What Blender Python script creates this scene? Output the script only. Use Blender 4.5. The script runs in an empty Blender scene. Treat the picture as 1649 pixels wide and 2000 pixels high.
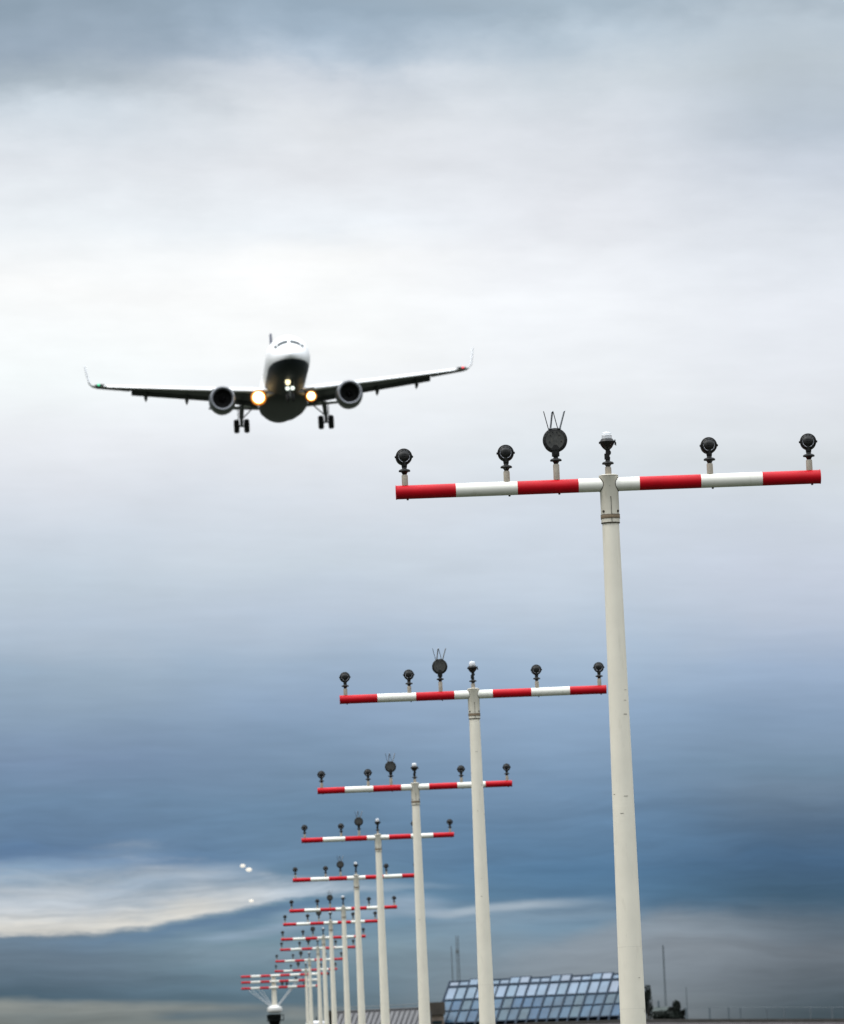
import bpy, math, random
from mathutils import Vector, Matrix
R = math.radians
sc = bpy.context.scene
col = sc.collection
random.seed(7)

# ------------------------------------------------------------------ camera
F_PX = 10100.0            # focal length in photo pixels (photo 1649 x 2000)
PITCH = math.atan((2036.0 - 1000.0) / F_PX)
ROLL = 0.0415
CAM = Vector((0, 0, 1.7))
FW = Vector((0, math.cos(PITCH), math.sin(PITCH)))
U0 = Vector((0, -math.sin(PITCH), math.cos(PITCH)))
XX = Vector((1, 0, 0))
RT = XX * math.cos(ROLL) - U0 * math.sin(ROLL)
UP = XX * math.sin(ROLL) + U0 * math.cos(ROLL)
cd = bpy.data.cameras.new('camera')
cam = bpy.data.objects.new('camera', cd)
col.objects.link(cam)
m = Matrix((RT, UP, -FW)).transposed().to_4x4()
m.translation = CAM
cam.matrix_world = m
cd.sensor_width = 36.0
cd.sensor_fit = 'AUTO'
cd.lens = F_PX / 2000.0 * 36.0
cd.clip_start = 0.5
cd.clip_end = 30000
cd.dof.use_dof = True
cd.dof.focus_distance = 52.0
cd.dof.aperture_fstop = 6.3
sc.camera = cam


def at(px, py, Z):
    """world point seen at photo pixel px,py, Z metres along the lens axis"""
    return CAM + Z * (FW + RT * ((px - 824.5) / F_PX) - UP * ((py - 1000.0) / F_PX))


sc.view_settings.view_transform = 'Standard'
sc.view_settings.look = 'None'
sc.view_settings.gamma = 1.0
sc.view_settings.exposure = 0.0

# ------------------------------------------------------------------ world
SUN_EL, SUN_AZ = R(58), R(-104)      # azimuth from +Y (view direction), clockwise
w = bpy.data.worlds.new('World')
sc.world = w
w.use_nodes = True
nt = w.node_tree
nt.nodes.clear()


class E:
    """tiny expression helper over math nodes"""
    def __init__(s, o): s.o = o
    def _b(s, op, b, c=None, clamp=False):
        n = nt.nodes.new('ShaderNodeMath'); n.operation = op; n.use_clamp = clamp
        for i, q in enumerate((s, b, c)):
            if q is None: continue
            if isinstance(q, E): nt.links.new(q.o, n.inputs[i])
            else: n.inputs[i].default_value = q
        return E(n.outputs[0])
    def __add__(s, b): return s._b('ADD', b)
    def __sub__(s, b): return s._b('SUBTRACT', b)
    def __mul__(s, b): return s._b('MULTIPLY', b)
    def __truediv__(s, b): return s._b('DIVIDE', b)
    def abs(s): return s._b('ABSOLUTE', None)
    def ss(s, a, b):
        n = nt.nodes.new('ShaderNodeMapRange'); n.interpolation_type = 'SMOOTHSTEP'
        nt.links.new(s.o, n.inputs[0])
        n.inputs[1].default_value = a; n.inputs[2].default_value = b
        return E(n.outputs[0])


def lin(c):
    return tuple(((v / 255) / 12.92 if v / 255 <= 0.04045 else ((v / 255 + 0.055) / 1.055) ** 2.4) for v in c)


def ramp(x, stops, lo, hi, mode='LINEAR'):
    n = nt.nodes.new('ShaderNodeValToRGB')
    n.color_ramp.interpolation = mode
    t = (x - lo) / (hi - lo)
    nt.links.new(t.o, n.inputs[0])
    el = n.color_ramp.elements
    while len(el) > 1: el.remove(el[-1])
    for i, (p, c) in enumerate(stops):
        q = (p - lo) / (hi - lo)
        e = el[0] if i == 0 else el.new(q)
        e.position = q
        e.color = (*lin(c), 1) if isinstance(c, tuple) else (c, c, c, 1)
    return n.outputs[0]


def curve(x, pts, scale=1.0):
    """piecewise function of x as a ramp of values 0..scale"""
    lo, hi = pts[0][0], pts[-1][0]
    n = ramp(x, [(p, v / scale) for p, v in pts], lo, hi, 'B_SPLINE' if False else 'LINEAR')
    b = nt.nodes.new('ShaderNodeRGBToBW'); nt.links.new(n, b.inputs[0])
    return E(b.outputs[0]) * scale


def mix(f, a, b):
    n = nt.nodes.new('ShaderNodeMix'); n.data_type = 'RGBA'
    if isinstance(f, E): nt.links.new(f.o, n.inputs[0])
    else: n.inputs[0].default_value = f
    for i, q in ((6, a), (7, b)):
        if isinstance(q, tuple): n.inputs[i].default_value = (*lin(q), 1)
        else: nt.links.new(q, n.inputs[i])
    return n.outputs[2]


def noise(x, y, sx, sy, off, detail=4, rough=0.5):
    c = nt.nodes.new('ShaderNodeCombineXYZ')
    nt.links.new((x * sx).o, c.inputs[0]); nt.links.new((y * sy).o, c.inputs[1])
    c.inputs[2].default_value = off
    n = nt.nodes.new('ShaderNodeTexNoise')
    n.inputs['Scale'].default_value = 1.0
    n.inputs['Detail'].default_value = detail
    n.inputs['Roughness'].default_value = rough
    nt.links.new(c.outputs[0], n.inputs['Vector'])
    return E(n.outputs[0]) - 0.5


tc = nt.nodes.new('ShaderNodeTexCoord')
sp = nt.nodes.new('ShaderNodeSeparateXYZ')
nt.links.new(tc.outputs['Generated'], sp.inputs[0])
dx_, dy_, dz_ = (E(sp.outputs[i]) for i in range(3))
azn = dx_._b('ARCTAN2', dy_) * 10.1
eln = dz_._b('ARCSINE', None) * 10.1
v_ = eln - 1.036
cr, sr = math.cos(ROLL), math.sin(ROLL)
# cloud layers lie a little tilted to the horizon
X = (azn * cr) - (v_ * sr) + 0.8245
Y = (azn * (-sr)) - (v_ * cr) + 1.0

n1 = noise(X, Y, 2.2, 6.0, 1.3, 4)
n2 = noise(X, Y, 5.0, 16.0, 5.1, 5, 0.55)
n3 = noise(X, Y, 1.8, 3.0, 9.4, 5, 0.5)
n4 = noise(X, Y, 6.0, 60.0, 2.2, 4, 0.55)
Xr = X + n2 * 0.25
Yr = Y + n1 * 0.12 + X * 0.04
n5 = noise(Xr, Yr, 2.6, 34.0, 3.7, 7, 0.62)
nb = noise(X + n2 * 0.1, Y + n1 * 0.1, 5.0, 8.0, 8.8, 6, 0.58)
wtop = (Y * -1.0).ss(-0.55, 0.0)            # billowy warp near the top, streaky low down
Yw = Y + n1 * 0.10 + n2 * 0.035 + n3 * 0.16 * wtop + nb * 0.09 * (Y.ss(0.5, 0.1))

colL = ramp(Yw, [(-.3, (170, 182, 192)), (0, (145, 163, 179)), (.1, (155, 171, 187)), (.17, (172, 185, 196)), (.23, (208, 218, 227)),
                 (.34, (225, 230, 236)), (.45, (239, 244, 248)), (.58, (253, 254, 254)), (.75, (248, 253, 254)), (.85, (236, 239, 244)),
                 (.95, (222, 227, 235)), (1.05, (208, 217, 228)), (1.15, (194, 207, 220)), (1.22, (182, 196, 212)), (1.31, (155, 175, 195)),
                 (1.42, (137, 159, 183)), (1.5, (121, 144, 173)), (1.57, (108, 136, 165)), (1.64, (98, 127, 159)), (1.68, (83, 116, 155)), (1.705, (126, 152, 175)),
                 (1.76, (151, 166, 180)), (1.83, (106, 128, 148)), (1.88, (102, 121, 138)), (1.95, (75, 98, 114)), (1.965, (118, 128, 130)), (2.03, (122, 124, 118))], -.3, 2.1)
colM = ramp(Yw, [(-.3, (170, 182, 192)), (0, (153, 172, 189)), (.05, (163, 181, 198)), (.09, (183, 198, 213)), (.13, (212, 219, 228)),
                 (.22, (227, 231, 236)), (.32, (231, 234, 239)), (.44, (242, 247, 252)), (.5, (253, 254, 254)), (.7, (252, 254, 254)), (.8, (243, 247, 251)),
                 (.9, (229, 233, 239)), (1.0, (216, 223, 232)), (1.1, (204, 215, 226)), (1.2, (188, 201, 217)), (1.3, (162, 182, 204)),
                 (1.4, (143, 166, 193)), (1.5, (120, 146, 173)), (1.6, (103, 133, 161)), (1.68, (105, 136, 165)), (1.75, (103, 135, 159)),
                 (1.8, (108, 140, 164)), (1.86, (122, 148, 162)), (1.92, (98, 124, 140)), (1.965, (88, 112, 126)), (2.0, (124, 132, 130))], -.3, 2.1)
colC = ramp(Yw, [(-.3, (180, 190, 198)), (0, (169, 186, 200)), (.05, (189, 204, 217)), (.14, (208, 217, 225)),
                 (.25, (220, 225, 232)), (.42, (231, 234, 240)), (.6, (247, 250, 254)), (.8, (236, 240, 244)),
                 (.9, (223, 230, 236)), (1.0, (212, 220, 230)), (1.15, (198, 210, 224)), (1.3, (166, 187, 210)),
                 (1.4, (144, 169, 197)), (1.5, (124, 151, 180)), (1.6, (103, 135, 167)), (1.7, (83, 121, 155)), (1.76, (83, 119, 149)),
                 (1.81, (118, 146, 168)), (1.87, (130, 145, 158)), (1.95, (126, 136, 142)), (2.0, (118, 124, 128))], -.3, 2.1)
colR = ramp(Yw, [(-.3, (185, 193, 200)), (0, (173, 187, 199)), (.06, (189, 202, 213)), (.15, (188, 199, 208)), (.26, (188, 199, 211)),
                 (.34, (205, 213, 224)), (.45, (221, 227, 235)), (.62, (234, 238, 245)), (.78, (228, 232, 238)),
                 (.9, (217, 223, 228)), (1.0, (209, 217, 227)), (1.12, (198, 207, 222)), (1.2, (188, 199, 216)), (1.3, (158, 178, 204)),
                 (1.4, (134, 157, 184)), (1.5, (113, 138, 162)), (1.55, (109, 131, 154)), (1.62, (81, 106, 132)), (1.68, (67, 98, 129)), (1.74, (63, 93, 117)),
                 (1.79, (89, 106, 121)), (1.85, (104, 114, 124)), (1.92, (88, 100, 110)), (1.98, (68, 83, 92)), (2.02, (66, 80, 88))], -.3, 2.1)
Xw = X + n3 * 0.25
c = mix(Xw.ss(0.12, 0.62), colL, colM)
c = mix(Xw.ss(0.55, 1.15), c, colC)
c = mix(Xw.ss(1.1, 1.6), c, colR)

# bright lens of cloud low on the left, crisp underside
ye = curve(X, [(-.4, 1.835), (.15, 1.833), (.19, 1.831), (.24, 1.822), (.29, 1.817), (.335, 1.806), (.37, 1.797), (.41, 1.792), (.45, 1.79), (.49, 1.777), (.54, 1.765), (.6, 1.757),
               (.75, 1.746), (.95, 1.74), (1.4, 1.735)], 2.0)
dd = ye - Y + n2 * 0.010 + noise(X, Y, 16, 46, 7.7, 6, 0.62) * 0.018 + noise(Xr, Y, 7, 120, 6.1, 6, 0.6) * 0.016
th = curve(X, [(-.4, .15), (0, .15), (.2, .16), (.35, .13), (.5, .075), (.62, .045), (.8, .022), (.93, .008), (1.4, .004)], 1.0)
t_ = dd / th
body = t_ + n4 * 0.5 + n2 * 1.3
mk = dd.ss(-0.002, 0.012) * (E(body.ss(0.15, 1.15).o) * -1.0 + 1.0) * (X.ss(.40, .98) * -1.0 + 1.0)
lc = mix(dd.ss(0.06, 0.012) if False else (dd.ss(0.012, 0.065) * -1.0 + 1.0), (198, 206, 214), (226, 223, 215))
lc = mix(X.ss(.35, .6), lc, (202, 212, 222))
c = mix(mk * (n5 * 0.9 + 0.88), c, lc)
# deep blue band right under its edge
under = (dd * -1.0)
mk2 = under.ss(0.0, 0.008) * ((under + n4 * 0.03).ss(0.004, 0.042) * -1.0 + 1.0) * (X.ss(.52, .8) * -1.0 + 1.0) * X.ss(.0, .42)
c = mix(mk2 * 0.7, c, (90, 122, 154))


def streak(c, pts, half, colr, amt, x0, x1, x2, x3, nz=1.0, soft=2.2):
    yc = curve(X, pts, 2.1)
    d = (Y - yc + n2 * 0.010 * nz).abs()
    mk = (d.ss(half * 0.15, half * soft) * -1.0 + 1.0) * X.ss(x0, x1) * (X.ss(x2, x3) * -1.0 + 1.0)
    mk = mk * (n4 * 1.2 + 0.9)._b('ADD', 0.0, clamp=True)
    return mix(mk * amt, c, colr)


c = streak(c, [(.3, 1.84), (.4, 1.838), (.48, 1.828), (.55, 1.815), (.7, 1.80)], .008, (146, 168, 188), .8, .34, .46, .56, .66)
c = streak(c, [(.2, 1.745), (.3, 1.722), (.45, 1.705), (.55, 1.70)], .012, (165, 182, 200), .55, .12, .3, .42, .55)
c = streak(c, [(.0, 1.70), (.2, 1.69), (.4, 1.66), (.5, 1.65)], .02, (140, 164, 188), .5, -.1, .05, .2, .42)
c = streak(c, [(.5, 1.80), (.74, 1.782), (.88, 1.787), (.96, 1.775), (1.05, 1.766), (1.2, 1.76), (1.4, 1.758)], .006, (186, 198, 208), .72, .74, .92, 1.0, 1.2, 1.5)
c = streak(c, [(.5, 1.800), (.58, 1.792), (.7, 1.785), (.8, 1.79)], .010, (160, 182, 198), .6, .5, .58, .68, .8)
c = streak(c, [(.6, 1.775), (.8, 1.768), (.9, 1.78)], .014, (165, 182, 200), .6, .66, .76, .82, .92)
c = streak(c, [(.8, 1.80), (1.0, 1.785), (1.2, 1.775), (1.4, 1.77)], .016, (150, 168, 184), .45, .8, .95, 1.15, 1.3, 1.5)
c = streak(c, [(.2, 1.862), (.4, 1.868), (.6, 1.87), (.8, 1.86)], .014, (132, 150, 166), .4, .28, .42, .6, .8)
c = streak(c, [(0, 1.968), (.3, 1.972), (.5, 1.976), (.8, 1.985)], .010, (146, 150, 146), .7, -.2, .0, .5, .8)
c = streak(c, [(0, 1.982), (.3, 1.986), (.45, 1.982), (.56, 1.977), (.8, 1.975)], .007, (78, 102, 118), .7, .28, .36, .5, .58, .5)
# grey bank on the right with a lumpy top edge
yt = curve(X, [(.7, 1.93), (.9, 1.885), (1.0, 1.855), (1.1, 1.825), (1.2, 1.785), (1.3, 1.762), (1.45, 1.768), (1.7, 1.772), (2.2, 1.775)], 2.2)
db = Y - yt + n1 * 0.03 + n2 * 0.045 + noise(X, Y, 9, 22, 4.4, 6, 0.6) * 0.03
bk = db.ss(-0.012, 0.045) * X.ss(.75, 1.15) * (Y.ss(1.80, 1.98) * -0.75 + 1.0) * (X.ss(1.3, 1.62) * -0.9 + 1.0)
c = mix(bk * 0.62, c, (142, 149, 157))
# faint texture everywhere
tx = n2 * 0.15 + 1.0 + n3 * 0.06 + nb * (Y.ss(0.9, 0.1) * 0.10 + 0.05) + n5 * (Y.ss(1.4, 1.7) * 0.55 + 0.04) + n4 * (Y.ss(0.9, 1.6) * 0.16 + 0.03)
vm = nt.nodes.new('ShaderNodeVectorMath'); vm.operation = 'SCALE'
nt.links.new(c, vm.inputs[0]); nt.links.new(tx.o, vm.inputs['Scale'])
c = vm.outputs[0]
# overcast vault overhead: brighter towards the zenith, broken by large clouds
cn = nt.nodes.new('ShaderNodeTexNoise'); cn.inputs['Scale'].default_value = 2.6; cn.inputs['Detail'].default_value = 6
nt.links.new(tc.outputs['Generated'], cn.inputs['Vector'])
vb = (E(cn.outputs[0]) - 0.5) * 0.6 + 0.10 + dz_ * 0.9 + dz_ * dz_ * 3.9
vc = nt.nodes.new('ShaderNodeVectorMath'); vc.operation = 'SCALE'
vc.inputs[0].default_value = (0.80, 0.85, 0.90)
nt.links.new(vb.o, vc.inputs['Scale'])
c = mix(eln.ss(2.35, 4.2), c, vc.outputs[0])
c = mix(azn.abs().ss(3.0, 7.0), c, vc.outputs[0])      # away from the approach the low sky stays duller

bg = nt.nodes.new('ShaderNodeBackground'); nt.links.new(c, bg.inputs[0]); bg.inputs[1].default_value = 1.0
sky = nt.nodes.new('ShaderNodeTexSky'); sky.sky_type = 'NISHITA'; sky.sun_disc = False
sky.sun_elevation = SUN_EL; sky.sun_rotation = SUN_AZ
bs = nt.nodes.new('ShaderNodeBackground'); nt.links.new(sky.outputs[0], bs.inputs[0]); bs.inputs[1].default_value = 0.08
mx = nt.nodes.new('ShaderNodeMixShader'); mx.inputs[0].default_value = 0.97
nt.links.new(bs.outputs[0], mx.inputs[1]); nt.links.new(bg.outputs[0], mx.inputs[2])
wo = nt.nodes.new('ShaderNodeOutputWorld'); nt.links.new(mx.outputs[0], wo.inputs[0])
w.cycles.sampling_method = 'MANUAL'
w.cycles.sample_map_resolution = 1024

sl = bpy.data.lights.new('sun', 'SUN'); sl.energy = 1.25; sl.angle = R(16); sl.color = (1.0, 0.95, 0.87)
so = bpy.data.objects.new('sun', sl); col.objects.link(so)
to_sun = Vector((math.sin(SUN_AZ) * math.cos(SUN_EL), math.cos(SUN_AZ) * math.cos(SUN_EL), math.sin(SUN_EL)))
so.rotation_euler = to_sun.to_track_quat('Z', 'Y').to_euler()
so.location = (0, 0, 60)


# ------------------------------------------------------------------ materials
def mat(name, base, rough=0.5, metal=0.0, emis=None, estr=0.0, var=0.0, vscale=6.0, bump=0.0, dirt=None, dscale=3.0, damt=0.5, dlo=.55, dhi=.7, spec=None):
    mt = bpy.data.materials.new(name); mt.use_nodes = True
    t = mt.node_tree; b = t.nodes['Principled BSDF']
    b.inputs['Base Color'].default_value = (*base, 1)
    b.inputs['Roughness'].default_value = rough
    b.inputs['Metallic'].default_value = metal
    if spec is not None: b.inputs['Specular IOR Level'].default_value = spec
    if emis:
        b.inputs['Emission Color'].default_value = (*emis, 1)
        b.inputs['Emission Strength'].default_value = estr
    tcn = t.nodes.new('ShaderNodeTexCoord')
    cur = None
    if var:
        n = t.nodes.new('ShaderNodeTexNoise'); n.inputs['Scale'].default_value = vscale; n.inputs['Detail'].default_value = 5
        t.links.new(tcn.outputs['Object'], n.inputs['Vector'])
        mr = t.nodes.new('ShaderNodeMapRange'); mr.inputs[1].default_value = .3; mr.inputs[2].default_value = .7
        mr.inputs[3].default_value = 1 - var; mr.inputs[4].default_value = 1 + var
        t.links.new(n.outputs[0], mr.inputs[0])
        vs = t.nodes.new('ShaderNodeVectorMath'); vs.operation = 'SCALE'; vs.inputs[0].default_value = base
        t.links.new(mr.outputs[0], vs.inputs['Scale'])
        cur = vs.outputs[0]
    if dirt:
        n = t.nodes.new('ShaderNodeTexNoise'); n.inputs['Scale'].default_value = 1.0; n.inputs['Detail'].default_value = 8
        n.inputs['Roughness'].default_value = .65
        mp = t.nodes.new('ShaderNodeMapping'); mp.inputs['Scale'].default_value = (dscale * 2.2, dscale * 2.2, dscale * .45)
        t.links.new(tcn.outputs['Object'], mp.inputs[0]); t.links.new(mp.outputs[0], n.inputs['Vector'])
        mr = t.nodes.new('ShaderNodeMapRange'); mr.inputs[1].default_value = dlo; mr.inputs[2].default_value = dhi; mr.inputs[4].default_value = damt
        t.links.new(n.outputs[0], mr.inputs[0])
        mi = t.nodes.new('ShaderNodeMix'); mi.data_type = 'RGBA'
        t.links.new(mr.outputs[0], mi.inputs[0])
        if cur: t.links.new(cur, mi.inputs[6])
        else: mi.inputs[6].default_value = (*base, 1)
        mi.inputs[7].default_value = (*dirt, 1)
        cur = mi.outputs[2]
    if cur: t.links.new(cur, b.inputs['Base Color'])
    if bump:
        n = t.nodes.new('ShaderNodeTexNoise'); n.inputs['Scale'].default_value = vscale * 6; n.inputs['Detail'].default_value = 3
        t.links.new(tcn.outputs['Object'], n.inputs['Vector'])
        bp = t.nodes.new('ShaderNodeBump'); bp.inputs['Strength'].default_value = bump; bp.inputs['Distance'].default_value = .004
        t.links.new(n.outputs[0], bp.inputs['Height']); t.links.new(bp.outputs[0], b.inputs['Normal'])
    return mt


WHITE = mat('cream_paint', (.80, .745, .625), .42, var=.035, vscale=4, dirt=(.40, .36, .27), dscale=5, damt=.35, dlo=.56, dhi=.78, bump=.12)
BARWHITE = mat('white_bar_paint', (.82, .80, .72), .38, var=.03, vscale=5, dirt=(.35, .31, .22), dscale=6, damt=.35, dlo=.56, dhi=.78)
REDP = mat('red_bar_paint', (.49, .002, .010), .45, spec=.2, var=.10, vscale=5, dirt=(.12, .01, .01), dscale=7, damt=.4, dlo=.6, dhi=.8)
HEADM = mat('mast_head_casting', (.68, .635, .53), .45, var=.06, vscale=8, dirt=(.30, .24, .15), dscale=9, damt=.45, dlo=.54, dhi=.78)
GROOVE = mat('dark_joint', (.045, .032, .02), .8)
RUSTY = mat('brown_band', (.22, .16, .10), .55, var=.2, vscale=30)
STEM = mat('weathered_aluminium', (.40, .35, .28), .42, metal=.35, var=.12, vscale=22, dirt=(.2, .15, .1), dscale=12, damt=.5)
BLACK = mat('black_cast_housing', (.008, .008, .007), .45, spec=.3, var=.35, vscale=25, dirt=(.06, .052, .04), dscale=18, damt=.4, dlo=.56, dhi=.8)
FACE = mat('grimy_back_cover', (.030, .030, .026), .55, var=.25, vscale=30, dirt=(.15, .13, .09), dscale=22, damt=.55, dlo=.55, dhi=.75)
STEEL = mat('bare_steel', (.42, .43, .46), .35, metal=.8, var=.1, vscale=20)
GLASS = bpy.data.materials.new('clear_glass'); GLASS.use_nodes = True
gb = GLASS.node_tree.nodes['Principled BSDF']; gb.inputs['Transmission Weight'].default_value = .35
gb.inputs['Roughness'].default_value = .12; gb.inputs['IOR'].default_value = 1.45; gb.inputs['Base Color'].default_value = (.97, .98, 1, 1)


# ------------------------------------------------------------------ mesh helpers
class MB:
    def __init__(s): s.v = []; s.f = []; s.m = []; s.s = []
    def add(s, vs, fs, mi=0, smooth=False, M=None):
        b = len(s.v)
        s.v += [tuple(M @ Vector(p)) if M is not None else tuple(p) for p in vs]
        for f in fs:
            s.f.append(tuple(b + i for i in f)); s.m.append(mi); s.s.append(smooth)
        return s
    def box(s, c, d, M=None, mi=0):
        x, y, z = (q / 2 for q in d)
        vs = [(c[0] + i * x, c[1] + j * y, c[2] + k * z) for k in (-1, 1) for j in (-1, 1) for i in (-1, 1)]
        return s.add(vs, [(0, 2, 3, 1), (4, 5, 7, 6), (0, 1, 5, 4), (2, 6, 7, 3), (0, 4, 6, 2), (1, 3, 7, 5)], mi, False, M)
    def lathe(s, prof, M=None, seg=32, mi=0, smooth=True, mis=None, cap=True, ex=1.0, ey=1.0):
        b = len(s.v)
        for r, z in prof:
            for i in range(seg):
                a = 2 * math.pi * i / seg
                p = Vector((r * math.cos(a) * ex, r * math.sin(a) * ey, z))
                s.v.append(tuple(M @ p) if M is not None else tuple(p))
        for k in range(len(prof) - 1):
            for i in range(seg):
                j = (i + 1) % seg
                s.f.append((b + k * seg + i, b + k * seg + j, b + (k + 1) * seg + j, b + (k + 1) * seg + i))
                s.m.append(mis[k] if mis else mi); s.s.append(smooth)
        if cap:
            s.f.append(tuple(b + i for i in reversed(range(seg)))); s.m.append(mis[0] if mis else mi); s.s.append(False)
            e = b + (len(prof) - 1) * seg
            s.f.append(tuple(e + i for i in range(seg))); s.m.append(mis[-1] if mis else mi); s.s.append(False)
        return s
    def rod(s, a, b, r0, r1=None, seg=10, mi=0):
        a, b = Vector(a), Vector(b); d = b - a
        M = Matrix.Translation(a) @ d.to_track_quat('Z', 'Y').to_matrix().to_4x4()
        return s.lathe([(r0, 0), (r0 if r1 is None else r1, d.length)], M, seg, mi)
    def loft(s, rings, mi=0, smooth=True, cap=True):
        b = len(s.v); n = len(rings[0])
        for r in rings: s.v += [tuple(p) for p in r]
        for k in range(len(rings) - 1):
            for i in range(n):
                j = (i + 1) % n
                s.f.append((b + k * n + i, b + k * n + j, b + (k + 1) * n + j, b + (k + 1) * n + i))
                s.m.append(mi[i] if isinstance(mi, list) else mi); s.s.append(smooth)
        if cap:
            m0 = mi[0] if isinstance(mi, list) else mi
            s.f.append(tuple(b + i for i in reversed(range(n)))); s.m.append(m0); s.s.append(False)
            e = b + (len(rings) - 1) * n
            s.f.append(tuple(e + i for i in range(n))); s.m.append(m0); s.s.append(False)
        return s
    def mesh(s, name, mats):
        me = bpy.data.meshes.new(name)
        me.from_pydata(s.v, [], s.f)
        for q in (mats if isinstance(mats, (list, tuple)) else [mats]): me.materials.append(q)
        me.polygons.foreach_set('material_index', s.m)
        me.polygons.foreach_set('use_smooth', s.s)
        me.update()
        import bmesh
        bm = bmesh.new(); bm.from_mesh(me); bmesh.ops.recalc_face_normals(bm, faces=bm.faces); bm.to_mesh(me); bm.free()
        if any(s.s): me.set_sharp_from_angle(angle=R(38))
        return me
    def build(s, name, mats, parent=None):
        o = bpy.data.objects.new(name, s.mesh(name, mats)); col.objects.link(o)
        if parent is not None: o.parent = parent
        return o


def tag(o, label=None, cat=None, group=None, kind=None):
    for k, q in (('label', label), ('category', cat), ('group', group), ('kind', kind)):
        if q: o[k] = q
    return o


def empty(name, M, label=None, cat=None, group=None):
    o = bpy.data.objects.new(name, None); col.objects.link(o)
    o.matrix_world = M
    return tag(o, label, cat, group)


def kids(o): return [c for c in ALLK.get(o.name, [])]


def copy_tree(o, parent=None):
    c = o.copy(); col.objects.link(c); c.parent = parent
    for ch in list(o.children): copy_tree(ch, c)
    return c


def frame(origin, ex, ey, ez):
    M = Matrix((ex, ey, ez)).transposed().to_4x4(); M.translation = origin
    return M


RX = lambda a: Matrix.Rotation(R(a), 4, 'X')
RY = lambda a: Matrix.Rotation(R(a), 4, 'Y')
RZ = lambda a: Matrix.Rotation(R(a), 4, 'Z')
TR = lambda x, y, z: Matrix.Translation((x, y, z))

# ------------------------------------------------------------------ ground
GRASS = mat('dark_turf', (.018, .024, .012), .95, var=.45, vscale=.05, dirt=(.09, .085, .05), dscale=.02, damt=.7)
g = MB(); N = 24; S = 9000
for j in range(N + 1):
    for i in range(N + 1):
        g.v.append((-S + 2 * S * i / N, -S + 2 * S * j / N, 0))
for j in range(N):
    for i in range(N):
        q = j * (N + 1) + i
        g.f.append((q, q + 1, q + N + 2, q + N + 1)); g.m.append(0); g.s.append(False)
tag(g.build('ground', GRASS), kind='structure')

# ------------------------------------------------------------------ approach light masts
# mast frame: X along the crossbar, Y along the light line away from the threshold, Z up; origin at crossbar axis
BR = .068


def stem_mesh(h):
    return MB().lathe([(.031, 0), (.031, h - .012), (.027, h)], None, 20).mesh('stem', [STEM])


def collar_mesh():
    return MB().lathe([(.018, 0), (.022, .006), (.030, .022), (.034, .026), (.056, .030), (.058, .036), (.056, .044), (.046, .052), (.026, .058),
                       (.022, .064), (.022, .078)], None, 24).mesh('collar', [BLACK])


ME = {}
ME['stem_small'] = stem_mesh(.106)
ME['stem_big'] = stem_mesh(.155)
ME['stem_mid'] = stem_mesh(.075)
ME['collar'] = collar_mesh()
AIM = Matrix.Rotation(math.pi / 2, 4, 'X')       # local z -> -Y (towards the threshold side, seen here)


def small_housing():
    b = MB()
    M = TR(0, 0, .285) @ RX(-4) @ AIM
    b.lathe([(.060, -.085), (.074, -.08), (.079, -.05), (.079, -.012), (.081, -.008), (.081, .012), (.076, .018), (.073, .014), (.058, .026), (.055, .020), (.040, .036), (.018, .04)],
            M, 40)
    for k in range(12):
        a = math.tau * k / 12 + .26
        b.box((.063, 0, .019), (.022, .005, .012), M @ RZ(math.degrees(a)))
    b.box((0, 0, .041), (.046, .010, .012), M)
    b.box((0, -.014, .038), (.05, .006, .006), M)
    b.box((0, .014, .038), (.05, .006, .006), M)
    for sx in (-1, 1):
        b.lathe([(.012, 0), (.012, .008), (.008, .012)], TR(sx * .079, 0, .283) @ RY(90 * sx), 12)
    # neck
    b.lathe([(.024, .172), (.026, .18), (.028, .195), (.030, .215), (.022, .24)], None, 16, ex=1.0, ey=.85)
    b.box((0, -.03, .215), (.02, .016, .05))
    return b.mesh('runway_lamp', [BLACK])


def lens_mesh(r):
    return MB().lathe([(r, 0), (r * .96, .008), (r * .6, .016), (r * .1, .019)], None, 28).mesh('lens', [GLASS])


def glint_ring(r):
    """worn bright edge ring on the back cover"""
    b = MB(); seg = 40
    rings = []
    for k in range(seg):
        pass
    b.lathe([(r - .003, .0), (r, .002), (r - .001, .004), (r - .005, .003)], None, 40, cap=False)
    return b.mesh('retaining_ring', [STEEL])


ME['lamp'] = small_housing()
ME['lens'] = lens_mesh(.06)
ME['lens_big'] = lens_mesh(.10)
ME['ring'] = glint_ring(.057)


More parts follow.
